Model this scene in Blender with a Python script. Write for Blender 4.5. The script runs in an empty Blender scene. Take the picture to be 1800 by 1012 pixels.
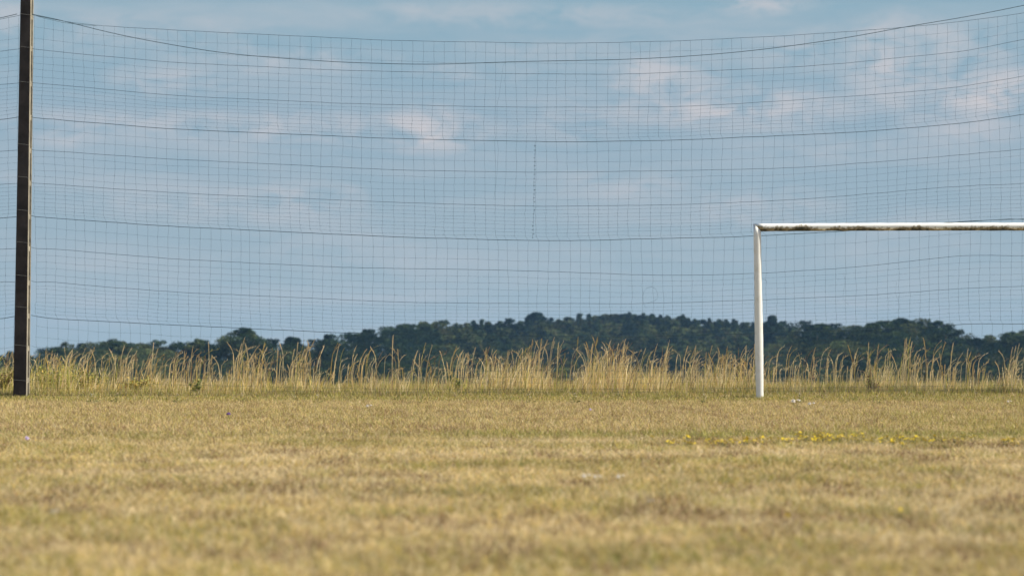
import bpy, math, random
import numpy as np
from mathutils import Vector

random.seed(7)
RS = np.random.RandomState(11)
sc = bpy.context.scene
COL = sc.collection

# ------------------------------------------------------------------ camera
F = 3720.0            # focal length in photo pixels (photo 1800 wide)
CX, CY, YH = 900.0, 506.0, 622.0
CAMZ = 0.61
TH = math.atan((YH - CY) / F)
cam_d = bpy.data.cameras.new('camera')
cam = bpy.data.objects.new('camera', cam_d)
COL.objects.link(cam)
cam.location = (0, 0, CAMZ)
cam.rotation_euler = (math.pi / 2 + TH, 0, 0)
cam_d.sensor_width = 36.0
cam_d.lens = 36.0 * F / 1800.0
cam_d.clip_start = 0.1
cam_d.clip_end = 6000
cam_d.dof.use_dof = True
cam_d.dof.focus_distance = 25.0
cam_d.dof.aperture_fstop = 2.6
sc.camera = cam

# ------------------------------------------------------------------ light
SUN_AZ = math.radians(96)     # clockwise from +Y (the viewing direction)
SUN_EL = math.radians(48)
sc.view_settings.view_transform = 'Standard'
sc.view_settings.look = 'None'
sc.view_settings.gamma = 1.0
sc.view_settings.exposure = 0.45
sd = bpy.data.lights.new('sun', 'SUN')
sd.energy = 5.0
sd.angle = math.radians(0.6)
sd.color = (1.0, 0.93, 0.77)
sun = bpy.data.objects.new('sun', sd)
COL.objects.link(sun)
sv = Vector((math.sin(SUN_AZ) * math.cos(SUN_EL), math.cos(SUN_AZ) * math.cos(SUN_EL), math.sin(SUN_EL)))
sun.rotation_euler = sv.to_track_quat('Z', 'Y').to_euler()

W = bpy.data.worlds.new('World')
sc.world = W
W.use_nodes = True
nt = W.node_tree
nt.nodes.clear()
N = nt.nodes.new
L = nt.links.new


def mathn(tree, op, a, b=None, clamp=False):
    n = tree.nodes.new('ShaderNodeMath')
    n.operation = op
    n.use_clamp = clamp
    for i, v in enumerate((a, b)):
        if v is None:
            continue
        if isinstance(v, (int, float)):
            n.inputs[i].default_value = v
        else:
            tree.links.new(v, n.inputs[i])
    return n.outputs[0]


def mixc(tree, f, a, b, mode='MIX'):
    n = tree.nodes.new('ShaderNodeMix')
    n.data_type = 'RGBA'
    n.blend_type = mode
    for s, v in ((0, f), (6, a), (7, b)):
        if isinstance(v, (int, float)):
            n.inputs[s].default_value = v
        elif isinstance(v, tuple):
            n.inputs[s].default_value = (v[0], v[1], v[2], 1)
        else:
            tree.links.new(v, n.inputs[s])
    return n.outputs[2]


def ramp(tree, fac, stops):
    n = tree.nodes.new('ShaderNodeValToRGB')
    e = n.color_ramp.elements
    while len(e) < len(stops):
        e.new(0.5)
    for el, (p, c) in zip(e, stops):
        el.position = p
        el.color = (c[0], c[1], c[2], 1) if isinstance(c, tuple) else (c, c, c, 1)
    tree.links.new(fac, n.inputs[0])
    return n.outputs[0]


tc = N('ShaderNodeTexCoord')
sep = N('ShaderNodeSeparateXYZ')
L(tc.outputs['Generated'], sep.inputs[0])
sx_, sy_, sz_ = sep.outputs
zc = mathn(nt, 'MAXIMUM', sz_, 0.004)
cmb = N('ShaderNodeCombineXYZ')
L(sx_, cmb.inputs[0]); L(sy_, cmb.inputs[1]); L(zc, cmb.inputs[2])
sky = N('ShaderNodeTexSky')
sky.sky_type = 'NISHITA'
sky.sun_disc = False
sky.sun_elevation = SUN_EL
sky.sun_rotation = SUN_AZ
sky.air_density = 1.0
sky.dust_density = 0.6
sky.ozone_density = 1.6
L(cmb.outputs[0], sky.inputs[0])
SKY_STR = 0.1
# the low sky of the day: muted steel blue, a little paler towards the horizon
low = ramp(nt, mathn(nt, 'MULTIPLY', zc, 4.0), [(0.0, (2.75, 3.5, 3.9)), (0.2, (2.5, 3.3, 3.85)), (0.45, (2.2, 3.12, 3.85)), (0.7, (1.95, 3.12, 3.85)), (1.0, (1.7, 2.9, 3.9))])
nearh = mathn(nt, 'SUBTRACT', 1.0, mathn(nt, 'MULTIPLY', mathn(nt, 'SUBTRACT', zc, 0.2), 3.0, True), True)
base = mixc(nt, nearh, sky.outputs[0], low)

# clouds: thin stretched veils everywhere, and brighter torn cumulus patches
mp = N('ShaderNodeMapping'); mp.inputs['Scale'].default_value = (1.0, 1.0, 5.5)
L(tc.outputs['Generated'], mp.inputs[0])


def noise(tree, vec, scale, detail=5.0, rough=0.55, dist=0.0):
    n = tree.nodes.new('ShaderNodeTexNoise')
    n.inputs['Scale'].default_value = scale
    n.inputs['Detail'].default_value = detail
    n.inputs['Roughness'].default_value = rough
    n.inputs['Distortion'].default_value = dist
    if vec is not None:
        tree.links.new(vec, n.inputs['Vector'])
    return n.outputs[0]


n1 = noise(nt, mp.outputs[0], 11.0, 6, 0.55, 0.3)
mp2 = N('ShaderNodeMapping'); mp2.inputs['Scale'].default_value = (1.0, 1.0, 2.2)
mp2.inputs['Location'].default_value = (3.1, 0.4, 1.7)
L(tc.outputs['Generated'], mp2.inputs[0])
n2 = noise(nt, mp2.outputs[0], 46.0, 6, 0.55, 0.5)
veil = mathn(nt, 'MULTIPLY', mathn(nt, 'SUBTRACT', n1, 0.44), 3.3, True)


def skydir(px, py):
    dx, dy, dz = (px - CX) / F, (CY - py) / F, 1.0
    v = Vector((dx, dz * math.cos(TH) - dy * math.sin(TH), dz * math.sin(TH) + dy * math.cos(TH))).normalized()
    return v.x, v.z


front = mathn(nt, 'GREATER_THAN', sy_, 0.0)
patch = None
# cloud banks of that afternoon: (direction, half width, half height, density)
for px, py, a, b, w in ((750, 228, 55, 24, 0.55), (480, 222, 230, 17, .32), (110, 228, 45, 20, .28), (300, 142, 60, 18, .3),
                        (480, 103, 130, 16, .24), (825, 126, 60, 10, .25), (930, 28, 170, 14, .26), (230, 62, 150, 24, .2),
                        (1145, 148, 45, 30, .45), (1222, 150, 34, 32, .42), (1290, 188, 130, 24, .42), (1012, 215, 60, 24, .22),
                        (1570, 108, 50, 48, .46), (1690, 92, 60, 34, .36), (1745, 160, 62, 26, .60), (1700, 205, 60, 32, .24),
                        (1330, 5, 50, 14, .40), (545, 348, 55, 18, .42), (400, 360, 160, 18, .18), (1095, 325, 80, 16, .22),
                        (1340, 365, 75, 22, .25), (600, 450, 80, 20, .12), (1470, 265, 100, 16, .12), (1480, 90, 110, 24, .24),
                        (10, 30, 30, 24, .3), (1080, 90, 200, 18, .14)):
    x0, z0 = skydir(px, py)
    ax, bz = 1.45 * a / F, 1.35 * b / F
    ex = mathn(nt, 'MULTIPLY', mathn(nt, 'SUBTRACT', sx_, x0), 1 / ax)
    ez = mathn(nt, 'MULTIPLY', mathn(nt, 'SUBTRACT', sz_, z0), 1 / bz)
    d2 = mathn(nt, 'ADD', mathn(nt, 'MULTIPLY', ex, ex), mathn(nt, 'MULTIPLY', ez, ez))
    g = mathn(nt, 'MULTIPLY', mathn(nt, 'SUBTRACT', 1.0, mathn(nt, 'MULTIPLY', d2, 0.42), True), w)
    patch = g if patch is None else mathn(nt, 'MAXIMUM', patch, g)
patch = mathn(nt, 'MULTIPLY', patch, mathn(nt, 'MULTIPLY', front, 1.2))
pn = mathn(nt, 'MULTIPLY', mathn(nt, 'SUBTRACT', n2, 0.36), 4.0, True)
cl = mathn(nt, 'ADD', mathn(nt, 'MULTIPLY', patch, mathn(nt, 'MULTIPLY', pn, 1.35)), mathn(nt, 'MULTIPLY', veil, 0.34), True)
skyc = mixc(nt, cl, base, (4.4, 4.3, 4.5))
bg = N('ShaderNodeBackground')
bg.inputs[1].default_value = SKY_STR
L(skyc, bg.inputs[0])
wo = N('ShaderNodeOutputWorld')
L(bg.outputs[0], wo.inputs[0])


# ------------------------------------------------------------------ helpers
def ray(px, py):
    dx, dy = (px - CX) / F, (CY - py) / F
    c, s = math.cos(TH), math.sin(TH)
    return dx, c - dy * s, s + dy * c


def at(px, py, Y):
    dx, dy, dz = ray(px, py)
    t = Y / dy
    return (dx * t, Y, CAMZ + dz * t)


def mat(name, color, rough=0.8, bump=0.0, bscale=40.0, var=0.0, vscale=8.0, metal=0.0, color2=None):
    m = bpy.data.materials.new(name)
    m.use_nodes = True
    t = m.node_tree
    b = t.nodes['Principled BSDF']
    b.inputs['Roughness'].default_value = rough
    b.inputs['Metallic'].default_value = metal
    b.inputs['Specular IOR Level'].default_value = 0.25
    tcn = t.nodes.new('ShaderNodeTexCoord')
    if var or color2:
        c2 = color2 or tuple(c * (1 - var) for c in color)
        nn = noise(t, tcn.outputs['Object'], vscale, 6, 0.6)
        f = mathn(t, 'MULTIPLY', mathn(t, 'SUBTRACT', nn, 0.35), 3.3, True)
        t.links.new(mixc(t, f, tuple(color), c2), b.inputs['Base Color'])
    else:
        b.inputs['Base Color'].default_value = (*color, 1)
    if bump:
        bn = t.nodes.new('ShaderNodeBump')
        bn.inputs['Strength'].default_value = bump
        t.links.new(noise(t, tcn.outputs['Object'], bscale, 6, 0.6), bn.inputs['Height'])
        t.links.new(bn.outputs[0], b.inputs['Normal'])
    return m


def leafmat(name, trans=0.35, rough=0.9, tint=(1, 1, 1)):
    m = bpy.data.materials.new(name)
    m.use_nodes = True
    t = m.node_tree
    t.nodes.clear()
    a = t.nodes.new('ShaderNodeAttribute'); a.attribute_name = 'col'
    c = mixc(t, 1.0, a.outputs['Color'], tint, 'MULTIPLY')
    d = t.nodes.new('ShaderNodeBsdfDiffuse'); tr = t.nodes.new('ShaderNodeBsdfTranslucent')
    t.links.new(c, d.inputs[0]); t.links.new(c, tr.inputs[0])
    mx = t.nodes.new('ShaderNodeMixShader'); mx.inputs[0].default_value = trans
    t.links.new(d.outputs[0], mx.inputs[1]); t.links.new(tr.outputs[0], mx.inputs[2])
    o = t.nodes.new('ShaderNodeOutputMaterial'); t.links.new(mx.outputs[0], o.inputs[0])
    return m


def npmesh(name, verts, faces, material, cols=None, smooth=False):
    """verts (N,3); faces: (M,k) int array"""
    me = bpy.data.meshes.new(name)
    verts = np.ascontiguousarray(verts, dtype=np.float32)
    faces = np.ascontiguousarray(faces, dtype=np.int32)
    k = faces.shape[1]
    me.vertices.add(len(verts)); me.vertices.foreach_set('co', verts.ravel())
    me.loops.add(faces.size); me.loops.foreach_set('vertex_index', faces.ravel())
    me.polygons.add(len(faces))
    me.polygons.foreach_set('loop_start', np.arange(0, faces.size, k, dtype=np.int32))
    me.polygons.foreach_set('loop_total', np.full(len(faces), k, dtype=np.int32))
    me.update(calc_edges=True)
    if cols is not None:
        at_ = me.attributes.new('col', 'FLOAT_COLOR', 'POINT')
        c4 = np.ones((len(verts), 4), dtype=np.float32); c4[:, :3] = cols
        at_.data.foreach_set('color', c4.ravel())
    if smooth:
        me.polygons.foreach_set('use_smooth', np.ones(len(faces), dtype=bool))
    for mm in (material if isinstance(material, (list, tuple)) else [material]):
        me.materials.append(mm)
    return me


def link(name, me, parent=None, loc=None):
    o = bpy.data.objects.new(name, me)
    COL.objects.link(o)
    if parent:
        o.parent = parent
    if loc is not None:
        o.location = loc
    return o


def tag(o, label=None, cat=None, group=None, kind=None):
    for k, v in (('label', label), ('category', cat), ('group', group), ('kind', kind)):
        if v:
            o[k] = v
    return o


def empty(name, loc, rz=0.0):
    o = link(name, None, None, loc)
    o.rotation_euler.z = rz
    o.empty_display_size = 0.2
    return o


class MB:
    """collects parts of one mesh"""
    def __init__(s):
        s.v = []; s.f = []; s.m = []

    def add(s, vs, fs, mi=0):
        b = len(s.v)
        s.v += [tuple(p) for p in vs]
        s.f += [tuple(i + b for i in f) for f in fs]
        s.m += [mi] * len(fs)

    def box(s, x0, x1, y0, y1, z0, z1, mi=0, top=None):
        # top = (x0,x1,y0,y1) of the upper face for tapered bodies
        t = top or (x0, x1, y0, y1)
        vs = [(x0, y0, z0), (x1, y0, z0), (x1, y1, z0), (x0, y1, z0), (t[0], t[2], z1), (t[1], t[2], z1), (t[1], t[3], z1), (t[0], t[3], z1)]
        s.add(vs, [(0, 3, 2, 1), (4, 5, 6, 7), (0, 1, 5, 4), (1, 2, 6, 5), (2, 3, 7, 6), (3, 0, 4, 7)], mi)

    def tube(s, pts, r, n=6, mi=0, caps=True):
        pts = [Vector(p) for p in pts]
        vs = []
        for i, p in enumerate(pts):
            d = (pts[min(i + 1, len(pts) - 1)] - pts[max(i - 1, 0)]).normalized()
            a = d.orthogonal().normalized() if abs(d.z) > .9 else d.cross(Vector((0, 0, 1))).normalized()
            b = d.cross(a)
            rr = r[i] if isinstance(r, (list, tuple)) else r
            for k in range(n):
                an = 2 * math.pi * k / n
                vs.append(p + (a * math.cos(an) + b * math.sin(an)) * rr)
        fs = []
        for i in range(len(pts) - 1):
            for k in range(n):
                k2 = (k + 1) % n
                fs.append((i * n + k, i * n + k2, (i + 1) * n + k2, (i + 1) * n + k))
        if caps:
            fs.append(tuple(range(n - 1, -1, -1)))
            fs.append(tuple((len(pts) - 1) * n + k for k in range(n)))
        s.add(vs, fs, mi)

    def build(s, name, mats, parent=None, smooth=False, bevel=0.0):
        me = bpy.data.meshes.new(name)
        me.from_pydata(s.v, [], s.f)
        for mm in (mats if isinstance(mats, (list, tuple)) else [mats]):
            me.materials.append(mm)
        me.polygons.foreach_set('material_index', s.m)
        if smooth:
            me.polygons.foreach_set('use_smooth', [True] * len(s.f))
        me.update()
        o = link(name, me, parent)
        if bevel:
            bm_ = o.modifiers.new('bevel', 'BEVEL'); bm_.width = bevel; bm_.segments = 2
        return o


def vnoise(x, y, seed=0):
    """smooth 2-D value noise in 0..1 (vectorised)"""
    x = np.asarray(x, float); y = np.asarray(y, float)
    xi = np.floor(x).astype(np.int64); yi = np.floor(y).astype(np.int64)
    fx = x - xi; fy = y - yi
    fx = fx * fx * (3 - 2 * fx); fy = fy * fy * (3 - 2 * fy)

    def h(a, b):
        n = (a * 374761393 + b * 668265263 + seed * 982451653) & 0x7fffffff
        n = ((n ^ (n >> 13)) * 1274126177) & 0x7fffffff
        n = n ^ (n >> 16)
        return (n & 0xffff) / 65535.0
    return (h(xi, yi) * (1 - fx) + h(xi + 1, yi) * fx) * (1 - fy) + (h(xi, yi + 1) * (1 - fx) + h(xi + 1, yi + 1) * fx) * fy


def fbm(x, y, seed=0, o=3):
    s = 0; a = 1; t = 0
    for i in range(o):
        s = s + a * vnoise(np.asarray(x) * 2 ** i, np.asarray(y) * 2 ** i, seed + i * 7); t += a; a *= .55
    return s / t


# ------------------------------------------------------------------ terrain
SKX = [-900, -300, 0, 20, 60, 85, 100, 130, 160, 190, 205, 250, 300, 345, 375, 400, 430, 470, 500, 545, 560, 600, 640, 680, 715, 760, 800, 850, 900, 975, 1000, 1050, 1100, 1150, 1200, 1250, 1300, 1325, 1390, 1425, 1450, 1485, 1530, 1580, 1640, 1665, 1700, 1740, 1765, 1800, 2100, 2700]
SKY = [606, 612, 624, 622, 622, 612, 607, 605, 603, 598, 597, 600, 604, 600, 600, 598, 596, 596, 596, 602, 594, 588, 580, 574, 569, 568, 566, 561, 560, 558, 554, 549, 548, 551, 553, 558, 561, 565, 571, 568, 570, 569, 566, 562, 560, 572, 590, 590, 583, 584, 580, 590]
D0X = [-900, 200, 480, 640, 800, 1000, 1300, 1400, 1700, 2700]
D0Y = [560, 560, 520, 620, 800, 950, 900, 640, 600, 600]
THX = [-900, 350, 600, 760, 1300, 1400, 2700]
THY = [11.5, 11.5, 12.0, 11, 11, 12, 12]


def sky_s(px):
    k = np.linspace(-60, 60, 9)
    return np.mean([np.interp(px + kk, SKX, SKY) for kk in k], axis=0)


def terrain(x, y):
    x = np.asarray(x, float); y = np.asarray(y, float)
    z1 = -0.5 * (np.tanh((y - 40) / 14) + 1) * 2.2 - np.clip(y - 36, 0, 400) * 0.033
    z1 = np.where(y < 33.6, -0.004 * np.clip(y - 30, 0, 4), z1 - (-0.5 * (math.tanh((33.6 - 40) / 14) + 1) * 2.2) - 0.0)
    z1 = z1 + 0.025 * (fbm(x * .35, y * .35, 3) - .5) * np.clip((y - 6) / 30, 0.0, 1) * np.where(y < 33, 0.6, 1)
    yy = np.maximum(y, 60)
    px = 900 + F * x / yy
    d0 = np.interp(px, D0X, D0Y); th = np.interp(px, THX, THY)
    t = yy / d0
    gy = sky_s(px) + (1 - np.clip(t, 0, 1)) / 0.32 * 88 + th * F / d0
    zh = CAMZ - (gy - YH) / F * yy
    zmax = CAMZ - (sky_s(px) + th * F / d0 - YH) / F * d0
    zh = np.where(t > 1, zmax - (yy - d0) * 0.045, zh)
    zh = np.maximum(zh, -32)
    w = np.clip((t - 0.55) / 0.13, 0, 1); w = w * w * (3 - 2 * w)
    z = z1 * (1 - w) + zh * w
    return np.where(y < 120, z1, z)


ys = np.concatenate([np.linspace(-40, 5, 12), np.arange(5.5, 42, 0.5), np.linspace(43, 120, 30), np.linspace(125, 1300, 140), np.linspace(1340, 2300, 12)])
us = np.linspace(-1, 1, 141)
V = []
for yv in ys:
    half = 26 + max(yv, 0) * 0.62
    xs = us * half
    V.append(np.stack([xs, np.full_like(xs, yv), terrain(xs, np.full_like(xs, yv))], 1))
V = np.concatenate(V)
nx = len(us)
ii = np.arange((len(ys) - 1) * nx).reshape(len(ys) - 1, nx)[:, :-1].ravel()
Fc = np.stack([ii, ii + 1, ii + nx + 1, ii + nx], 1)
gm = bpy.data.materials.new('dry_turf_soil'); gm.use_nodes = True
t = gm.node_tree; b = t.nodes['Principled BSDF']; b.inputs['Roughness'].default_value = 1.0
b.inputs['Specular IOR Level'].default_value = 0.0
tcn = t.nodes.new('ShaderNodeTexCoord')
nA = noise(t, tcn.outputs['Object'], 0.9, 6, .6)
nB = noise(t, tcn.outputs['Object'], 14.0, 6, .7)
c = ramp(t, nA, [(0.3, (.26, .22, .09)), (0.5, (.40, .31, .16)), (0.7, (.46, .37, .20))])
c = mixc(t, mathn(t, 'MULTIPLY', nB, .6), c, (.16, .12, .06))
t.links.new(c, b.inputs['Base Color'])
bn = t.nodes.new('ShaderNodeBump'); bn.inputs['Strength'].default_value = .6
t.links.new(nB, bn.inputs['Height']); t.links.new(bn.outputs[0], b.inputs['Normal'])
g = link('ground', npmesh('ground', V, Fc, gm, smooth=True))
tag(g, 'sun-dried football pitch turf running back to the rising ground under the wood', 'ground', kind='structure')

# ------------------------------------------------------------------ grass
GM = leafmat('dry_grass_blades', 0.3)
PAL = {
    'straw': (.68, .515, .27), 'pale': (.76, .63, .41), 'olive': (.36, .33, .10), 'green': (.17, .21, .065),
    'brown': (.22, .14, .085), 'gold': (.68, .49, .15), 'red': (.32, .18, .12), 'lime': (.48, .45, .12)}


def pick(n, weights):
    """weights: dict name -> array(n) or scalar"""
    names = list(weights)
    w = np.stack([np.broadcast_to(np.asarray(weights[k], float), (n,)) for k in names], 1)
    w = np.clip(w, 0, None); w = w.cumsum(1); w /= w[:, -1:]
    r = RS.rand(n, 1)
    idx = (r > w).sum(1).clip(0, len(names) - 1)
    c = np.array([PAL[k] for k in names])[idx]
    return c * (0.75 + 0.5 * RS.rand(n, 1))


def blades(base, h, lean, width, cols, nseg=2, az=None, tipc=1.12, rootc=0.62, droop=0.0, prof=None):
    """curved ribbons, one per row of base"""
    n = len(base)
    az = RS.rand(n) * math.pi if az is None else az
    wv = np.stack([np.cos(az), np.sin(az), np.zeros(n)], 1)
    P = []
    Cc = []
    for k in range(nseg + 1):
        s = k / nseg
        off = lean * (s ** 1.8)[None, None] if False else lean * (s ** 1.8)
        z = h * (s - droop * max(0, s - 0.6) ** 2 * 1.6)
        ctr = base + np.stack([off[:, 0], off[:, 1], z], 1)
        w = width * ((1 - s) ** 0.6 if prof is None else prof(s))
        w = np.maximum(w, width * .04)
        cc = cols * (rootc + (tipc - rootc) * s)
        P.append(ctr - wv * w[:, None] / 2); P.append(ctr + wv * w[:, None] / 2)
        Cc.append(cc); Cc.append(cc)
    K = 2 * (nseg + 1)
    V = np.stack(P, 1).reshape(-1, 3); C = np.stack(Cc, 1).reshape(-1, 3)
    b0 = np.arange(n)[:, None] * K
    fs = []
    for k in range(nseg):
        fs.append(np.concatenate([b0 + 2 * k, b0 + 2 * k + 1, b0 + 2 * k + 3, b0 + 2 * k + 2], 1))
    return V, np.stack(fs, 1).reshape(-1, 4), C


def merge(parts):
    Vs, Fs, Cs = [], [], []
    o = 0
    for v, f, c in parts:
        Vs.append(v); Fs.append(f + o); Cs.append(c); o += len(v)
    return np.concatenate(Vs), np.concatenate(Fs), np.concatenate(Cs)


def scatter(y0, y1, density, margin=2.2):
    """uniform points in the strip of pitch the lens can see (and some metres either side)"""
    wmax = y1 * .242 + margin
    n = int((y1 - y0) * 2 * wmax * density)
    x = (RS.rand(n) * 2 - 1) * wmax; y = y0 + RS.rand(n) * (y1 - y0)
    k = np.abs(x) < y * .242 + margin
    x, y = x[k], y[k]
    return x, y, terrain(x, y)


# mown turf in the foreground
parts = []
rq = np.random.RandomState(4)
SPX, SPY, SPR = [], [], []
for cxp, cyp, sx0, sy0, cnt in ((260, 862, 60, 5, 14), (560, 866, 90, 4, 16), (410, 860, 50, 6, 6), (700, 870, 60, 10, 8), (1250, 905, 120, 5, 10), (1340, 945, 60, 10, 5), (950, 905, 12, 4, 4),
                                 (1650, 880, 140, 12, 12), (1500, 850, 90, 6, 8), (1150, 812, 120, 5, 12), (960, 800, 110, 4, 10), (100, 870, 80, 5, 5), (1000, 870, 500, 90, 26)):
    for q in range(cnt):
        py_ = np.clip(cyp + rq.randn() * sy0, 790, 1005); Yq = CAMZ * F / (py_ - YH)
        SPX.append((cxp + rq.randn() * sx0 - CX) / F * Yq); SPY.append(Yq); SPR.append(rq.uniform(.02, .055))
for (y0, y1, den) in ((4.6, 9, 5200), (9, 15.35, 3800)):
    x, y, z = scatter(y0, y1, den, 1.8)
    n = len(x)
    g1 = fbm(x * .7, y * 1.1, 1); g2 = fbm(x * 2.2, y * 2.6, 5); g3 = fbm(x * 7, y * 4, 9); g4 = vnoise(x * 3.0, y * 2.2, 31)
    gr = np.clip((g1 - .50) * 5, 0, 1) * 1.1 + np.clip((g2 - .52) * 6, 0, 1) * 1.5
    br = np.clip((g3 - .60) * 8, 0, 1) * 2.6 + np.clip((g4 - .74) * 8, 0, 1) * 5.0
    rose = np.zeros(n)
    for a_, b_, c_ in zip(SPX, SPY, SPR):
        rose = np.maximum(rose, np.clip(1.6 - np.hypot(x - a_, (y - b_) * .7) / c_, 0, 1))
    br = br + rose * 9
    bright = (.80 + .45 * fbm(x * 1.1, y * 1.4, 77)) * (.68 + .62 * vnoise(x * 26, y * 18, 78))
    keep = RS.rand(n) < 1 - .6 * np.clip(br, 0, 1)
    c = pick(n, {'straw': 1.1, 'pale': .7 + 1.0 * np.clip((g1 - .5) * -5, 0, 1), 'gold': .30 + .3 * gr, 'olive': .16 + 1.2 * gr, 'green': .02 + .55 * gr * np.clip((g2 - .5) * 4, 0, 1), 'brown': .10 + 1.3 * br, 'red': .03 + .3 * br}) * bright[:, None]
    h = (.016 + .022 * RS.rand(n) ** 1.5) * (0.75 + .7 * g2) * (1 + .5 * rose)
    lean = RS.randn(n, 2) * h[:, None] * 1.3
    parts.append(blades(np.stack([x, y, z - .002], 1)[keep], h[keep], lean[keep], (.0028 + .003 * RS.rand(n))[keep], c[keep], 1))
    # taller stray blades and thatch lying flat
    m = RS.rand(n) < .05
    h2 = .035 + .035 * RS.rand(n)
    parts.append(blades(np.stack([x, y, z], 1)[m] + RS.randn(m.sum(), 3) * (.01, .01, 0), h2[m], RS.randn(m.sum(), 2) * .02, np.full(m.sum(), .0032), c[m], 2))
v, f, c = merge(parts)
o = link('mown_grass', npmesh('mown_grass', v, f, GM, c))
tag(o, 'short mown straw-coloured grass with olive and brown patches in the foreground', 'grass', kind='stuff')

def pxof_(x, y):
    return 900 + F * x / y


# uncut grass of the goal area, a little longer, speckled with seed heads
parts = []
x, y, z = scatter(14.7, 27.0, 2300, 2.0)
n = len(x)
edge = 14.95 + .25 * (fbm(x * .9, x * 0, 2) - .5) + np.where(x < 0, .25, 0)
k = y > edge
x, y, z, edge = x[k], y[k], z[k], edge[k]; n = len(x)
g1 = fbm(x * .5, y * .25, 21); g2 = fbm(x * 1.8, y * .9, 25); g3 = fbm(x * 4, y * 2.5, 29)
strip = 3.0 * np.clip(1 - (y - edge) / 1.6, 0, 1) * np.clip((x + 1.0) / 1.4, 0.18, 1)
gr = np.clip((g1 - .48) * 4, 0, 1) * .7 + strip * 1.8 + 1.3 * np.clip((pxof_(x, y) - 1380) / 200, 0, 1) * np.clip((g2 - .42) * 4, 0, 1)
br = np.clip((g3 - .52) * 6, 0, 1.5)
c = pick(n, {'straw': 1.0, 'pale': .5, 'gold': .3, 'olive': .50 + .9 * gr, 'green': .08 + 1.3 * strip, 'brown': .22 + .9 * br, 'red': .08 + .3 * br, 'lime': .05 + .3 * gr})
c *= (.62 + .80 * vnoise(x * 24, y * 9, 79))[:, None]
h = (.022 + .030 * RS.rand(n) ** 2) * (.7 + .6 * g2)
parts.append(blades(np.stack([x, y, z - .002], 1), h, RS.randn(n, 2) * h[:, None] * .7, .003 + .003 * RS.rand(n), c, 1))
m = RS.rand(n) < .045     # flowering stems with dark heads
nm = m.sum()
hh = .03 + .05 * RS.rand(nm) ** 2
hc = pick(nm, {'brown': 1.5, 'straw': .7, 'red': .5, 'olive': .7, 'lime': .4})
parts.append(blades(np.stack([x, y, z], 1)[m], hh, RS.randn(nm, 2) * .018, np.full(nm, .0065), hc, 4, rootc=.9, prof=lambda s: (.25 if s < .76 else 1.0 if s < .95 else .3)))
v, f, c = merge(parts)
o = link('goal_area_grass', npmesh('goal_area_grass', v, f, GM, c))
tag(o, 'uncut tan grass with brown seed heads in front of the goal', 'grass', kind='stuff')

# olive verge below the net
parts = []
x, y, z = scatter(26.2, 34.6, 2300, 3.5)
n = len(x)
k = y > 26.5 + .5 * (fbm(x * .8, y * 0, 41) - .5) * 2
x, y, z = x[k], y[k], z[k]; n = len(x)
g1 = fbm(x * .7, y * .5, 43); g2 = fbm(x * 2.4, y * 1.6, 45)
hh = np.interp(y, [26.5, 29.2, 30.6, 32.5, 34.6], [.028, .045, .12, .16, .16]) * (.35 + .95 * RS.rand(n) ** 1.3) * (.45 + 1.1 * g2)
c = pick(n, {'olive': 1.1 + .4 * g1, 'green': .32 + .7 * np.clip((g2 - .5) * 5, 0, 1), 'straw': .75, 'gold': .5, 'lime': .75, 'brown': .42, 'red': .1, 'pale': .3})
parts.append(blades(np.stack([x, y, z - .002], 1), hh, RS.randn(n, 2) * hh[:, None] * .35, .005 + .006 * RS.rand(n), c, 2))
for fx, fy, fr, fh, cnt in ((-6.95, 29.45, .32, .11, 700), (3.36, 28.9, .16, .06, 260), (10.8, 28.5, .2, .06, 260)):
    a = RS.rand(cnt) * 6.283; q = fr * np.sqrt(RS.rand(cnt)); bx_, by_ = fx + q * np.cos(a) * 1.3, fy + q * np.sin(a)
    hh = fh * (.3 + .9 * RS.rand(cnt))
    c = pick(cnt, {'olive': 1, 'green': .7, 'straw': .9, 'brown': .5, 'lime': .3})
    parts.append(blades(np.stack([bx_, by_, terrain(bx_, by_)], 1), hh, RS.randn(cnt, 2) * hh[:, None] * .4, .005 + .005 * RS.rand(cnt), c, 2))
v, f, c = merge(parts)
o = link('verge_grass', npmesh('verge_grass', v, f, GM, c))
tag(o, 'knee-high olive and yellow-green grass along the foot of the net', 'grass', kind='stuff')

# tall dry grass: leaves in a mass and single stalks with bent seed heads
MX = [-400, 0, 60, 170, 240, 300, 380, 450, 560, 600, 625, 650, 700, 760, 800, 840, 900, 950, 985, 1010, 1045, 1100, 1160, 1220, 1280, 1325, 1345, 1400, 1450, 1500, 1540, 1600, 1700, 1760, 1800, 2300]
MY = [645, 640, 632, 640, 650, 652, 652, 648, 652, 668, 672, 655, 645, 660, 662, 640, 624, 634, 664, 650, 622, 626, 645, 636, 636, 655, 664, 652, 664, 652, 640, 650, 656, 650, 655, 650]
DX = [-400, 60, 170, 300, 560, 610, 640, 760, 840, 900, 960, 990, 1040, 1120, 1200, 1300, 1345, 1400, 1460, 1540, 1640, 1800, 2300]
DY = [.6, .8, .8, .75, .8, .35, .7, .6, .9, 1.25, 1.1, .6, 1.4, 1.3, .9, .9, .45, .5, .45, .65, .55, .5, .5]
TX = [-400, 60, 170, 240, 330, 400, 480, 560, 620, 660, 700, 760, 820, 880, 960, 1080, 1200, 1320, 1400, 1480, 1560, 1640, 1720, 1800, 2300]
TY = [612, 612, 606, 600, 605, 592, 596, 592, 600, 584, 592, 604, 600, 604, 590, 592, 602, 604, 600, 606, 592, 590, 606, 602, 600]


def pxof(x, y):
    return 900 + F * x / y


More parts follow.
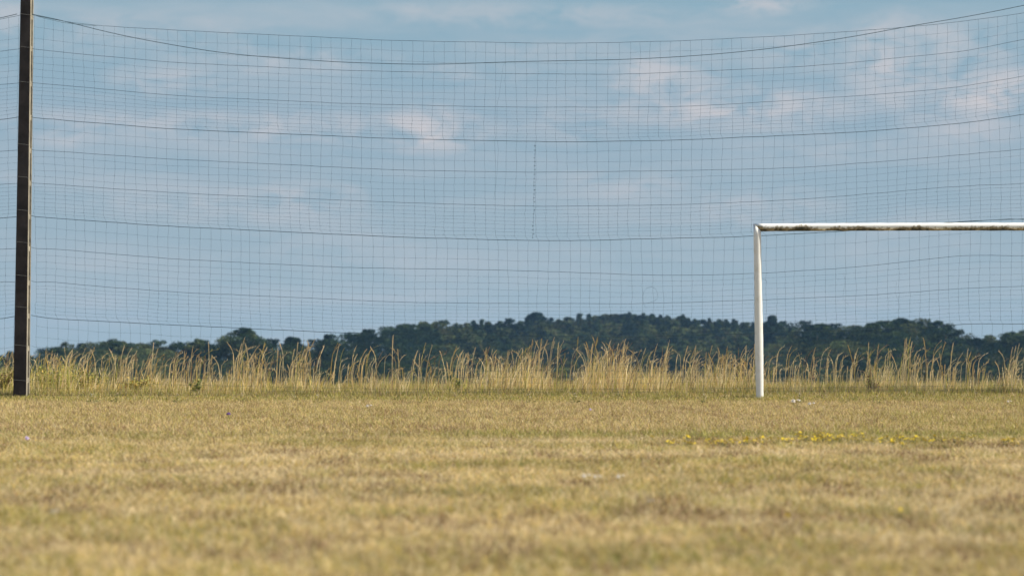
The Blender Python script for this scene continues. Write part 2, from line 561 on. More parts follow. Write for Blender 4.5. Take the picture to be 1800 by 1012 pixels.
parts = []
n = 50000
y = 30.5 + RS.rand(n) * 3.6; px = -420 + RS.rand(n) * 2740
x = (px - 900) / F * y
dens = np.interp(px, DX, DY) * (.45 + 1.1 * np.clip((fbm(px / 20, y * .3, 51) - .33) * 3.0, 0, 1.2))
k = RS.rand(n) * 1.6 < dens
x, y, px = x[k], y[k], px[k]; n = len(x); z = terrain(x, y)
top = np.interp(px, MX, MY) + 4
hm = (YH + CAMZ * F / y - top) / F * y
h = hm * (.30 + .85 * RS.rand(n) ** 1.6) * (.72 + .5 * vnoise(px / 9, y, 53))
gfac = np.clip((210 - px) / 120, 0, 1) * .9 + .12
c = pick(n, {'straw': 1.0, 'pale': 1.9, 'gold': .5, 'olive': .32 + gfac, 'lime': .30 + 1.8 * gfac, 'brown': .42, 'red': .1, 'green': .10 + .4 * gfac}) * [1.22, 1.2, 1.1]
lean = np.stack([RS.randn(n) * .07 + .045, RS.randn(n) * .06], 1) * (h / .35)[:, None]
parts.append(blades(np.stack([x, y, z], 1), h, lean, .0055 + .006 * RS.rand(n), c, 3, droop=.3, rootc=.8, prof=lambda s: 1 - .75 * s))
# stalks
n = 3800
y = 30.8 + RS.rand(n) * 3.0; px = -420 + RS.rand(n) * 2740
x = (px - 900) / F * y
cl_ = np.clip((fbm(px / 14, y * 0, 61) - .27) * 2.3, 0, 1.2)
k = RS.rand(n) < np.clip((.35 + .5 * np.interp(px, DX, DY)) * cl_ + .08, 0, 1)
x, y, px = x[k], y[k], px[k]; n = len(x); z = terrain(x, y)
top = np.interp(px, TX, TY) + RS.rand(n) ** .75 * (np.interp(px, MX, MY) - np.interp(px, TX, TY)) * 1.05
h = (YH + CAMZ * F / y - top) / F * y + .02
leanx = (np.abs(RS.randn(n)) * .07 + .005) * np.where(RS.rand(n) < .86, 1, -1) * (h / .75)
lean = np.stack([leanx, RS.randn(n) * .06], 1)
c = pick(n, {'straw': .9, 'pale': 1.8, 'gold': .2, 'brown': .2, 'red': .1, 'olive': .15, 'lime': .1 + .5 * np.clip((240 - px) / 150, 0, 1)}) * [1.18, 1.2, 1.14]
NS = 12
hcv = .7 + .6 * RS.rand(n, 1)
dr = .5 * RS.rand(n) ** 1.9
for az0 in (0.0, math.pi / 2):
    wv = np.tile([[math.cos(az0), math.sin(az0), 0]], (n, 1))
    P = []; Cc = []
    hw = .0036 + .0044 * RS.rand(n); hs = .78 + .12 * RS.rand(n)
    for kk in range(NS + 1):
        s = kk / NS
        bend = s ** 2.2
        tipd = max(0, s - .72) / .28
        ctr = np.stack([x + lean[:, 0] * bend + np.sign(leanx) * dr * .30 * tipd ** 1.5, y + lean[:, 1] * bend, z + h * s - dr * .22 * tipd ** 2], 1)
        inhead = (s > hs)
        pr = np.where(inhead, hw * np.clip(np.sin((s - hs) / (1.02 - hs) * math.pi) * 1.0 + .15, .3, 1), .0030)
        P.append(ctr - wv * pr[:, None]); P.append(ctr + wv * pr[:, None])
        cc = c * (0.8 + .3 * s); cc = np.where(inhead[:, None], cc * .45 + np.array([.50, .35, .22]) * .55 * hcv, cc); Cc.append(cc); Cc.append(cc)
    K = 2 * (NS + 1)
    Vv = np.stack(P, 1).reshape(-1, 3); Cv = np.stack(Cc, 1).reshape(-1, 3)
    b0 = np.arange(n)[:, None] * K
    fs = np.stack([np.concatenate([b0 + 2 * q, b0 + 2 * q + 1, b0 + 2 * q + 3, b0 + 2 * q + 2], 1) for q in range(NS)], 1).reshape(-1, 4)
    parts.append((Vv, fs, Cv))
# loose spikelets round the heads
rep = 7
s = .74 + .26 * RS.rand(n * rep)
ix = np.repeat(np.arange(n), rep)
bend = s ** 2.2; tipd = np.clip(s - .72, 0, 1) / .28
ctr = np.stack([x[ix] + lean[ix, 0] * bend + np.sign(leanx[ix]) * dr[ix] * .30 * tipd ** 1.5, y[ix] + lean[ix, 1] * bend, z[ix] + h[ix] * s - dr[ix] * .22 * tipd ** 2], 1)
parts.append(blades(ctr, .022 + .02 * RS.rand(len(ix)), np.stack([np.sign(leanx[ix]) * .012 + RS.randn(len(ix)) * .012, RS.randn(len(ix)) * .01], 1), np.full(len(ix), .005), c[ix], 1, rootc=1.0))
v, f, c = merge(parts)
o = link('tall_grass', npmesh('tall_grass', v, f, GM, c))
tag(o, 'tall dry straw-coloured grass with bent seed heads growing behind the net', 'grass', kind='stuff')

# ------------------------------------------------------------------ goal
GY = 28.7
gx0, _, gtop = at(1331, 400, GY)
wm = bpy.data.materials.new('white_goal_paint'); wm.use_nodes = True
t = wm.node_tree; b = t.nodes['Principled BSDF']; b.inputs['Roughness'].default_value = .45
tcn = t.nodes.new('ShaderNodeTexCoord'); sp = t.nodes.new('ShaderNodeSeparateXYZ'); t.links.new(tcn.outputs['Object'], sp.inputs[0])
nz = noise(t, tcn.outputs['Object'], 9.0, 6, .65); nf = noise(t, tcn.outputs['Object'], 60.0, 4, .6)
c0 = mixc(t, mathn(t, 'MULTIPLY', mathn(t, 'SUBTRACT', nz, .50), 3.2, True), (.82, .81, .78), (.66, .62, .54))
t.links.new(c0, b.inputs['Base Color'])
bn = t.nodes.new('ShaderNodeBump'); bn.inputs['Strength'].default_value = .35
t.links.new(nz, bn.inputs['Height']); t.links.new(bn.outputs[0], b.inputs['Normal'])
# weathered crossbar: grime and lichen on the lower half of the section
wd = bpy.data.materials.new('weathered_crossbar_paint'); wd.use_nodes = True
t = wd.node_tree; b = t.nodes['Principled BSDF']; b.inputs['Roughness'].default_value = .6
tcn = t.nodes.new('ShaderNodeTexCoord'); sp = t.nodes.new('ShaderNodeSeparateXYZ'); t.links.new(tcn.outputs['Object'], sp.inputs[0])
nz = noise(t, tcn.outputs['Object'], 2.6, 8, .72); nf = noise(t, tcn.outputs['Object'], 26.0, 6, .7)
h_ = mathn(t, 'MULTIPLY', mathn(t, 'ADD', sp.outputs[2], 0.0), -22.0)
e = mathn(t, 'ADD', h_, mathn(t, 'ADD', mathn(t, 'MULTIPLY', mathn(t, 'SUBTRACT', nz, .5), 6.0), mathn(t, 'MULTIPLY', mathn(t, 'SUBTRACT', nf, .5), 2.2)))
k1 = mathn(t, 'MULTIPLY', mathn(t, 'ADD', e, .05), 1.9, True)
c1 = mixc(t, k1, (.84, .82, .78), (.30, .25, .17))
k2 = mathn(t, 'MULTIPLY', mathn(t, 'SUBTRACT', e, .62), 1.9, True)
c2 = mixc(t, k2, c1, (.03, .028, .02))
t.links.new(c2, b.inputs['Base Color'])

goal = empty('goal', (gx0, GY, 0), math.atan2(-0.42, 7.32))
tag(goal, 'white wooden football goal frame with a weathered crossbar standing in front of the net', 'goal')
GW, GH, GR = 7.44, gtop, .051


def goal_post(x0, sgn):
    mbp = MB(); n = 22; rows = 26; vs = []
    zc = GH
    for i in range(rows):
        s = i / (rows - 1)
        zz = -.05 + (zc + .05) * s
        lean_ = (-.028 * (1 - s)) * -1 * sgn
        r = GR * (1 + .10 * math.exp(-((s - .35) / .22) ** 2) - .05 * math.exp(-(s / .06) ** 2)) + .0012 * math.sin(i * 2.3)
        for k in range(n):
            a = 2 * math.pi * k / n
            lx, ly = r * math.cos(a), r * math.sin(a)
            zv = zz
            if i == rows - 1:
                zv = zc - lx * sgn * 1.0
            vs.append((x0 + lx + lean_, ly, zv))
    fs = [(i * n + k, i * n + (k + 1) % n, (i + 1) * n + (k + 1) % n, (i + 1) * n + k) for i in range(rows - 1) for k in range(n)]
    fs.append(tuple((rows - 1) * n + k for k in range(n)))
    mbp.add(vs, fs)
    return mbp


p1 = goal_post(0, 1).build('post', wm, goal, smooth=True)
p2 = goal_post(GW, -1).build('post', wm, goal, smooth=True)
for p_, lb in ((p1, 'white goal post nearer the dark net pole, slightly leaning'), (p2, None)):
    if lb:
        p_['label'] = lb
mbp = MB(); n = 22; rows = 90; vs = []
for i in range(rows):
    s = i / (rows - 1)
    for k in range(n):
        a = 2 * math.pi * k / n
        r = GR * 1.02 + .0018 * math.sin(i * 1.7) * math.sin(i * .37)
        lz, ly = r * math.sin(a), r * math.cos(a)
        xx = GW * s
        if i == 0:
            xx = -lz - .001
        elif i == rows - 1:
            xx = GW + lz + .001
        vs.append((xx, ly, lz + .006 * math.sin(s * 5.2 + .4) - .004))
fs = [(i * n + k, (i + 1) * n + k, (i + 1) * n + (k + 1) % n, i * n + (k + 1) % n) for i in range(rows - 1) for k in range(n)]
fs.append(tuple(range(n))); fs.append(tuple((rows - 1) * n + k for k in range(n - 1, -1, -1)))
mbp.add(vs, fs)
cb = mbp.build('crossbar', wd, goal, smooth=True)
cb.location = (0, 0, GH + .002)
cb['label'] = 'white crossbar with black grime and lichen along its lower half'

# ------------------------------------------------------------------ net poles
FY0, FM = 29.7, 0.06


def fence(px, py, off=0.0):
    dx, dy, dz = ray(px, py)
    t = (FY0 + off) / (dy - FM * dx)
    return (dx * t, dy * t, CAMZ + dz * t)


dark = mat('dark_pole_face', (.014, .012, .013), .95, .5, 60, color2=(.034, .029, .029), vscale=5)
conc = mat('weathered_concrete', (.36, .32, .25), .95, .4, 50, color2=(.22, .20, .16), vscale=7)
recm = mat('shade_toned_recess_concrete', (.07, .065, .06), .95, .3, 50)  # shade inside the slots is put into the web's dark colour
wirem = mat('galvanised_tie_wire', (.35, .35, .34), .5, metal=.6)
NETM = mat('dark_green_polyethylene_twine', (.018, .050, .062), .7)
ROPEM = mat('dark_blue_green_steel_rope', (.018, .045, .060), .6)

SLY = [86, 147, 207, 265, 322, 381, 437, 497, 555, 612, 668]   # heights of the net's ropes at the pole, in photo rows


def make_pole():
    bx, by, bz = fence(37.5, 694)
    root = empty('net_pole', (bx, by, 0), math.atan(FM))
    Hh = 6.9
    tag(root, 'tall dark net pole with a pale slotted side standing in the grass', 'pole')
    # local frame: x along the fence, y depth; taper and slight lean
    def sect(z):
        s = z / Hh
        w = .182 - .052 * s
        d = .30 - .05 * s
        cx = .055 * s
        return cx - w / 2, cx + w / 2, d
    a0 = sect(0); a1 = sect(Hh)
    m = MB()
    x0, x1, d = sect(-.0); X0, X1, D_ = sect(Hh)
    fl, Fl = .105, .085
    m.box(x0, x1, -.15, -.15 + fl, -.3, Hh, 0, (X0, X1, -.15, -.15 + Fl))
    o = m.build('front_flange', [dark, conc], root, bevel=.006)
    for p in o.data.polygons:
        p.material_index = 0 if p.normal.x < .7 else 1  # one side of the flange pale, its other faces dark
    m = MB(); m.box(x0, x1, -.15 + fl + .125, -.15 + fl + .175, -.3, Hh, 0, (X0, X1, -.15 + Fl + .115, -.15 + Fl + .165))
    m.build('back_flange', conc, root, bevel=.004)
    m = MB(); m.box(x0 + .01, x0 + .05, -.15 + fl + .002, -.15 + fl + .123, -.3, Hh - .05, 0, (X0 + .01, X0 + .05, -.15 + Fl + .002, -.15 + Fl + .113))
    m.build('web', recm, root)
    for sy in [30] + SLY:
        z = fence(45, sy)[2]
        a, b_, dd = sect(z)
        q = .105 - .02 * z / Hh
        m = MB(); m.box(a + .052, b_ - .004, -.15 + q + .002, -.15 + q + .113, z - .035, z + .035)
        m.build('rung', conc, root)
    for sy in (29, 86, 147, 256, 313, 371, 427, 485, 540, 607, 668):
        z = fence(45, sy)[2]
        a, b_, dd = sect(z)
        m = MB()
        e_ = .004
        pts = [(b_ + e_, .155, z), (b_ + e_, -.15 - e_, z - .006), (a - e_, -.15 - e_, z + .012), (a - e_, .155, z + .01)]
        m.tube(pts, .0011, 4)
        m.build('tie_wire', wirem, root)
    m = MB(); m.box(X0 - .008, X1 + .008, -.158, .11, Hh + .002, Hh + .03)
    m.build('cap', conc, root, bevel=.004)
    return root


def copy_tree(o, parent=None):
    c = o.copy(); COL.objects.link(c); c.parent = parent
    for ch in o.children:
        copy_tree(ch, c)
    return c


pole = make_pole()
PR = 2058
prx = fence(PR, 694)
pole['group'] = 'poles carrying the ball-stop net'
pr_ = copy_tree(pole); pr_.location = (prx[0], prx[1], 0)
pr_['label'] = 'net pole beyond the far end of the goal crossbar'
plx = fence(-1890, 694)
pl_ = copy_tree(pole); pl_.location = (plx[0], plx[1], 0)
pl_['label'] = 'net pole at the outer end of the net bay on the dark pole side'

# ------------------------------------------------------------------ net
# each rope: photo (column, row) samples along the bay
R = {
    'top': [(55, 27), (150, 44), (300, 53), (700, 72), (1000, 77), (1200, 72), (1400, 62), (1600, 48), (1750, 31), (1800, 24), (2055, -18)],
    0: [(55, 86), (100, 91), (300, 110), (600, 124), (900, 130), (1100, 131), (1400, 118), (1500, 110), (1700, 90), (1800, 70), (2055, 22)],
    1: [(55, 146), (100, 149), (300, 168), (600, 182), (900, 189), (1200, 188), (1400, 176), (1600, 162), (1700, 152), (1800, 134), (2055, 88)],
    2: [(55, 206), (80, 209), (300, 227), (700, 244), (1000, 250), (1200, 246), (1500, 233), (1700, 216), (1800, 201), (2055, 158)],
    3: [(55, 264), (85, 265), (300, 280), (700, 299), (940, 303), (1200, 300), (1400, 295), (1600, 280), (1800, 262), (2055, 228)],
    4: [(55, 322), (80, 323), (300, 339), (700, 356), (940, 363), (1200, 360), (1400, 351), (1700, 326), (1800, 323), (2055, 296)],
    5: [(55, 381), (100, 384), (300, 398), (700, 417), (940, 423), (1000, 423), (1300, 416), (1490, 406), (1730, 386), (1800, 386), (2055, 360)],
    6: [(55, 437), (85, 437), (300, 455), (600, 470), (900, 475), (1150, 484), (1300, 482), (1500, 470), (1700, 447), (1800, 451), (2055, 425)],
    7: [(55, 496), (85, 494), (130, 500), (300, 513), (700, 531), (850, 533), (910, 533), (1110, 534), (1300, 528), (1500, 520), (1700, 506), (1800, 503), (2055, 484)],
    8: [(55, 555), (80, 560), (300, 571), (600, 585), (900, 590), (1100, 592), (1400, 583), (1600, 576), (1700, 568), (1800, 570), (2055, 548)],
    9: [(55, 610), (300, 628), (700, 640), (1100, 641), (1500, 634), (1800, 632), (2055, 608)],
    10: [(55, 668), (300, 676), (700, 684), (1100, 684), (1500, 680), (1800, 676), (2055, 664)],
    'bottom': [(55, 694), (300, 694), (700, 695), (1100, 695), (1500, 694), (1800, 692), (2055, 690)],
}
CAB = [(55, 25), (100, 34), (200, 60), (300, 79), (400, 95), (500, 103), (600, 110), (750, 114), (850, 111), (890, 109), (1000, 107), (1100, 105), (1200, 100), (1300, 92), (1400, 80), (1500, 65), (1600, 46), (1700, 30), (1800, 10), (2055, -46)]


def smooth_interp(pts, x):
    px = np.array([p[0] for p in pts], float); py = np.array([p[1] for p in pts], float)
    s = 0
    ks = np.linspace(-45, 45, 7)
    for k in ks:
        s = s + np.interp(np.clip(x + k, px[0], px[-1]), px, py)
    s = s / len(ks)
    # keep the ends pinned
    w = np.clip(np.minimum(x - px[0], px[-1] - x) / 60, 0, 1)
    return s * w + np.interp(x, px, py) * (1 - w)


PX0, PX1 = 58.0, 2047.0
SP = 18.05
order = ['top', 0, 1, 2, 3, 4, 5, 6, 7, 8, 9, 10, 'bottom']
rowsn = {0: 3, 1: 5, 2: 9, 3: 3, 4: 5, 5: 9, 6: 3, 7: 5, 8: 9, 9: 3, 10: 4, 'bottom': 2}


def tubes_grid(P, r, up):
    """P (n_lines, n_pts, 3) -> three-sided tubes"""
    nl, npt, _ = P.shape
    d1 = np.array([0, -1.0, 0]); a = np.array(up, float)
    offs = [d1 * r, -d1 * r * .5 + a * r * .87, -d1 * r * .5 - a * r * .87]
    Vv = np.stack([P + o for o in offs], 2)            # nl,npt,3,3
    base = (np.arange(nl)[:, None] * npt + np.arange(npt - 1)[None, :]).ravel() * 3
    fs = []
    for k in range(3):
        k2 = (k + 1) % 3
        fs.append(np.stack([base + k, base + k2, base + 3 + k2, base + 3 + k], 1))
    return Vv.reshape(-1, 3), np.concatenate(fs)


def fence_np(px, py, off):
    dx = (px - CX) / F; dyy = (CY - py) / F
    c_, s_ = math.cos(TH), math.sin(TH)
    ry = c_ - dyy * s_; rz = s_ + dyy * c_
    tt = (FY0 + off) / (ry - FM * dx)
    return np.stack([dx * tt, ry * tt, CAMZ + rz * tt], -1)


def depthoff(px, py):
    return .05 * (fbm(px / 240, py / 90, 71) - .5) + .02


def build_net(name, label, mirror=False):
    seed = 100 if mirror else 0
    nxs = int((PX1 - PX0) / SP)
    xs = PX0 + SP * np.arange(nxs + 1)
    rows = []          # every horizontal line (2-D pixel rows), with flag
    rope_rows = []
    for a_, b_ in zip(order[:-1], order[1:]):
        ya = smooth_interp(R[a_], xs); yb = smooth_interp(R[b_], xs)
        nr = rowsn[b_]
        for k in range(nr):
            s = k / nr
            rows.append((ya * (1 - s) + yb * s + (0 if k == 0 else 1) * 1.1 * (vnoise(xs / 60, xs * 0 + len(rows), 81 + seed) - .5) * 2, a_, k))
    rows.append((smooth_interp(R['bottom'], xs), 'bottom', 0))
    Yp = np.stack([r_[0] for r_ in rows])
    Yp = Yp + .7 * (vnoise(np.arange(nxs + 1)[None, :] * .9, np.arange(len(rows))[:, None] * 1.0, 83 + seed) - .5)
    # column wobble: common per thread, shifts at the seams between the three sewn widths
    Xp = np.tile(xs, (len(rows), 1))
    seam = 0; shift = 0
    for i, r_ in enumerate(rows):
        if r_[2] == 0 and r_[1] in (2, 5, 8):
            seam += 1
        Xp[i] += seam * 3.3 - (0 if not seam else 2)
        Xp[i] += 3.4 * (vnoise(xs / 50, np.full_like(xs, i * .07 + seam * 5), 91 + seed) - .5) * 2
        Xp[i] += 1.7 * (RS.rand(len(xs)) - .5)
        Xp[i] -= .006 * i * (1 - 2 * (xs - PX0) / (PX1 - PX0)) * 6
    Xp = np.clip(Xp, PX0 - 2, PX1 + 2)
    if mirror:
        Xp = 84 - Xp + 6
        w = np.clip((xs - PX0) / 400, 0, 1)
        Yp = Yp + (8 * w * np.clip(1 - (Yp - 30) / 900, 0, 1))
        Yp = np.minimum(Yp, 696)
    P = fence_np(Xp, Yp, depthoff(Xp, Yp))
    root = empty(name, fence(PX0 if not mirror else 28, 694))
    tag(root, label, 'net', 'bays of the ball-stop net')
    rv = np.array(root.location)
    V1, F1 = tubes_grid(P.transpose(1, 0, 2), .0013, (1, 0, 0))
    thin = [i for i, r_ in enumerate(rows) if r_[2] != 0 or r_[1] == 'bottom']
    V2, F2 = tubes_grid(P[thin], .0011, (0, 0, 1))
    K = P.reshape(-1, 3)
    kr = .0042 * (.7 + .6 * RS.rand(len(K)))[:, None]
    dirs = [(1, 0, 0), (-1, 0, 0), (0, 1, 0), (0, -1, 0), (0, 0, 1), (0, 0, -1)]
    V3 = np.stack([K + np.array(d_) * kr for d_ in dirs], 1).reshape(-1, 3)
    b0 = np.arange(len(K))[:, None] * 6
    tri = [(0, 2, 4), (2, 1, 4), (1, 3, 4), (3, 0, 4), (2, 0, 5), (1, 2, 5), (3, 1, 5), (0, 3, 5)]
    F3 = np.concatenate([b0 + np.array(t_)[None, :] for t_ in tri])
    Vq = np.concatenate([V1, V2]) - rv; Fq = np.concatenate([F1, F2 + len(V1)])
    # one mesh: quads then triangles (as degenerate-free mix)
    me = bpy.data.meshes.new('netting')
    allv = np.concatenate([Vq, V3 - rv]).astype(np.float32)
    me.vertices.add(len(allv)); me.vertices.foreach_set('co', allv.ravel())
    F3 = F3 + len(Vq)
    loops = np.concatenate([Fq.ravel(), F3.ravel()]).astype(np.int32)
    me.loops.add(len(loops)); me.loops.foreach_set('vertex_index', loops)
    me.polygons.add(len(Fq) + len(F3))
    ls = np.concatenate([np.arange(len(Fq)) * 4, len(Fq) * 4 + np.arange(len(F3)) * 3]).astype(np.int32)
    lt = np.concatenate([np.full(len(Fq), 4), np.full(len(F3), 3)]).astype(np.int32)
    me.polygons.foreach_set('loop_start', ls); me.polygons.foreach_set('loop_total', lt)
    me.update(calc_edges=True)
    me.materials.append(NETM)
    link('netting', me, root)
    # ropes threaded through the net
    for i, r_ in enumerate(rows):
        if r_[2] == 0 and r_[1] != 'bottom':
            px_, py_ = Xp[i], Yp[i]
            end = fence_np(np.array([55.0 if not mirror else 37.0]), np.array([py_[0] - 2.0]), 0)
            pts = np.concatenate([end, P[i]])
            rad = .0037 if r_[1] in (2, 5, 8) else .0013 if r_[1] in (9, 10) else .0025
            m = MB(); m.tube([tuple(p - rv) for p in pts], rad, 4, caps=False)
            m.build('rope', ROPEM, root)
    xs2 = np.linspace(55, 2050, 90)
    cy_ = smooth_interp(CAB, xs2)
    cx_ = xs2.copy()
    if mirror:
        cx_ = 84 - xs2 + 1
        cy_ = cy_ + 6 * np.clip((xs2 - 55) / 300, 0, 1)
    Pc = fence_np(cx_, cy_, 0 * cx_ - .03)
    m = MB(); m.tube([tuple(p - rv) for p in Pc], .0043, 5, caps=False)
    m.build('support_cable', ROPEM, root)
    return root, rv, rows, Xp, Yp


net, nrv, *_ = build_net('ball_stop_net', 'wide sagging ball-stop net stretched between the dark pole and the goal side')
build_net('ball_stop_net', 'narrow strip of net on the outer side of the dark pole', mirror=True)


def cord(name, pts, r=.0012, off=-.04):
    m = MB()
    m.tube([tuple(Vector(fence(px_, py_, off)) - Vector(nrv)) for px_, py_ in pts], r, 4, caps=False)
    return m.build(name, NETM, net, smooth=True)


# seam where two lengths of net are laced together, with lumpy knots
m = MB()
sp_ = [(941, 250 + i * 6.6 if False else 250 + i * 7) for i in range(25)]
m.tube([tuple(Vector(fence(x_ - (y_ - 250) * .025 + random.uniform(-1, 1), y_, -.02)) - Vector(nrv)) for x_, y_ in sp_], .0016, 4)
for x_, y_ in sp_[1:]:
    p = Vector(fence(x_ - (y_ - 250) * .025 + random.uniform(-1, 1), y_ + random.uniform(-1, 1), -.02)) - Vector(nrv)
    w = random.uniform(.006, .016)
    m.tube([p - Vector((w, 0, 0)), p, p + Vector((w, 0, .002))], [.002, .0046, .002], 5)
m.build('lacing', NETM, net)
cord('loose_cord', [(888, 110), (884, 118), (882, 135), (880, 150), (877, 170), (874, 182), (873, 240), (876, 262), (874, 300), (871, 330), (868, 352)], .0011)
cord('loose_cord', [(1131, 535), (1130, 522), (1132, 512), (1137, 506), (1146, 504), (1153, 508), (1156, 516), (1155, 525), (1150, 529), (1140, 532), (1131, 535), (1136, 541)], .0015)
cord('loose_cord', [(1483, 480), (1486, 496), (1483, 510), (1482, 524), (1488, 532), (1492, 536)], .0009)
cord('loose_cord', [(1576, 495), (1574, 515), (1580, 530), (1582, 540), (1577, 548)], .0009)
cord('loose_cord', [(1340, 490), (1346, 492), (1348, 496)], .002)
cord('loose_cord', [(1660, 391), (1700, 390), (1740, 387), (1775, 385), (1800, 386), (1860, 388)], .003)
cord('loose_cord', [(55, 26), (80, 33), (110, 40), (135, 43), (170, 46)], .002)

# ------------------------------------------------------------------ trees
TM = leafmat('tree_foliage', 0.22)
TRUNK = mat('bark', (.09, .075, .06), .95, .5, 6)
TP = {'blue': (.014, .032, .030), 'dark': (.024, .045, .026), 'mid': (.058, .086, .036), 'olive': (.105, .125, .050), 'brown': (.085, .085, .040)}


def crown_arrays(seed, nclump, nleaf, leaf, shape, palette, h=1.0, w=1.0):
    """unit crown: base z 0, top z 1, radius 0.5 wide; clumps of leaf cards over an uneven envelope"""
    r = np.random.RandomState(seed)
    cs = []; rs = []
    tries = 0
    while len(cs) < nclump and tries < 4000:
        tries += 1
        z = r.rand() ** .85
        if shape == 'round':
            rr = .47 * math.sqrt(max(0, 1 - ((z - .5) / .5) ** 2)) ** .8 if z > .5 else .47 * (.72 + .28 * z / .5)
        elif shape == 'flat':
            rr = .5 * (1 - max(0, z - .55) ** 2 / .2025) ** .5 if z > .55 else .44
        elif shape == 'tall':
            rr = .36 * (1 - (max(0, z - .3) / .7) ** 1.6) + .05
        else:
            rr = .46 * (1 - z) ** .75 + .05
        a = r.rand() * 6.283
        q = math.sqrt(r.rand()) * .85
        cs.append((rr * q * math.cos(a), rr * q * math.sin(a), z * .88 + .02)); rs.append((.09 + .07 * r.rand()) * (0.75 if shape == 'cone' and z > .6 else 1) * (.7 if z > .85 else 1))
    cs = np.array(cs); rs = np.array(rs)
    idx = r.randint(0, nclump, nleaf)
    d = r.randn(nleaf, 3); d /= np.linalg.norm(d, axis=1)[:, None]
    d[:, 2] = np.where(r.rand(nleaf) < .35, np.abs(d[:, 2]), d[:, 2])
    rad = rs[idx] * (.55 + .55 * r.rand(nleaf) ** .6)
    c = cs[idx] + d * rad[:, None] * np.array([1.0, 1.0, .62 / max(h, .01) * 1.0])[None, :]
    c[:, 2] = np.clip(c[:, 2], 0, 1.03)
    nrm = d + r.randn(nleaf, 3) * .55; nrm /= np.linalg.norm(nrm, axis=1)[:, None]
    t1 = np.cross(nrm, r.randn(nleaf, 3)); t1 /= np.linalg.norm(t1, axis=1)[:, None]
    t2 = np.cross(nrm, t1)
    pals = [TP[k] for k in palette]
    pc = np.array(pals)[r.randint(0, len(pals), nclump)] * (.75 + .5 * r.rand(nclump, 1))
    col = pc[idx] * (.8 + .4 * r.rand(nleaf, 1))
    s = leaf * (.6 + .8 * r.rand(nleaf))
    return c, t1, t2, s, col


def crown_mesh(cr, scale, off=(0, 0, 0)):
    c, t1, t2, s, col = cr
    c = c * np.array(scale)[None, :] + np.array(off)[None, :]
    s = s[:, None]
    P = np.stack([c - t1 * s * .5, c + t2 * s * .38, c + t1 * s * .5, c - t2 * s * .38], 1)
    n = len(c)
    return P.reshape(-1, 3), (np.arange(n)[:, None] * 4 + np.arange(4)[None, :]), np.repeat(col, 4, 0)


def trunk_mb(h, r, seed=0):
    rr = random.Random(seed)
    m = MB()
    pts = [(0, 0, -1.0), (0, 0, 0), (rr.uniform(-.2, .2), rr.uniform(-.2, .2), h * .35), (rr.uniform(-.4, .4), rr.uniform(-.4, .4), h * .75)]
    m.tube(pts, [r * 1.3, r, r * .7, r * .25], 7)
    for k in range(7):
        z = h * (.25 + .08 * k); a = k * 2.4
        m.tube([(0, 0, z), (math.cos(a) * h * .12, math.sin(a) * h * .12, z + h * .08), (math.cos(a) * h * .22, math.sin(a) * h * .22, z + h * .2)], [r * .4, r * .25, r * .08], 5)
    return m


# the notable trees along the skyline: px centre, top row, width px, distance factor, shape, palette, label
named = [
    (430, 569, 96, .96, 'flat', ('dark', 'mid', 'olive', 'dark'), 'broad domed tree with an olive top at the low end of the wood'),
    (514, 583, 44, .97, 'round', ('blue', 'dark'), 'small round dark tree just right of the broad domed tree'),
    (350, 588, 56, .97, 'round', ('dark', 'mid', 'olive'), 'loose mid-green tree just left of the broad domed tree'),
    (575, 581, 34, .97, 'tall', ('blue', 'dark'), 'narrow dark tree standing alone above the dip in the skyline'),
    (641, 573, 30, .99, 'tall', ('blue', 'dark'), 'slim dark tree poking up where the skyline starts to climb'),
    (712, 566, 52, .99, 'round', ('blue', 'dark'), 'dark tree with a smooth rounded top on the rising skyline'),
    (941, 545, 42, 1.0, 'round', ('blue', 'dark', 'blue'), 'dark ball-topped tree rising above the middle of the wooded ridge'),
    (1357, 550, 48, 1.0, 'tall', ('blue', 'dark'), 'pointed dark tree just behind the near goal post'),
    (1440, 564, 70, .99, 'flat', ('dark', 'mid', 'blue'), 'low domed tree right of the goal post'),
    (1200, 549, 26, 1.0, 'cone', ('dark', 'mid'), 'small pointed conifer on the top of the ridge, right of its middle'),
    (1106, 545, 24, 1.0, 'cone', ('dark', 'blue'), 'small spire-shaped conifer at the very top of the ridge'),
    (1586, 554, 62, .98, 'round', ('dark', 'blue', 'mid'), 'tallest bushy tree of the clump under the crossbar'),
    (1645, 557, 48, .98, 'round', ('dark', 'blue', 'mid'), 'dark tree at the steep end of the clump under the crossbar'),
    (1535, 562, 46, .98, 'round', ('dark', 'mid'), 'rounded tree on the goal-post side of the clump under the crossbar'),
    (1778, 577, 62, .98, 'flat', ('mid', 'dark', 'olive'), 'broad lighter green tree beyond the gap in the skyline'),
    (205, 594, 64, .97, 'flat', ('mid', 'dark', 'olive'), 'wide grey-green tree on the low skyline near the dark pole'),
    (100, 603, 40, .97, 'round', ('dark', 'mid'), 'small tree beside the dip in the skyline at the dark pole'),
]
for i, (px_, ty, wpx, kf, shape, palette, lb) in enumerate(named):
    wpx *= 1.15
    Y = float(np.interp(px_, D0X, D0Y)) * kf
    x = (px_ - CX) / F * Y
    zb = float(terrain(x, Y)); zt = CAMZ - (ty - YH) / F * Y
    H = zt - zb; Wd = wpx / F * Y
    leaf = .42 * Y / 560
    cr = crown_arrays(200 + i, 110, 14000, leaf, shape, palette, h=H / Wd)
    v, f, c = crown_mesh(cr, (Wd, Wd, H * .93), (0, 0, H * .07))
    root = empty('tree', (x, Y, zb))
    tag(root, lb, 'tree', 'trees standing out on the skyline')
    link('crown', npmesh('crown', v, f, TM, c), root)
    trunk_mb(H * .9, .25 + .01 * H, i).build('trunk', TRUNK, root, smooth=True)

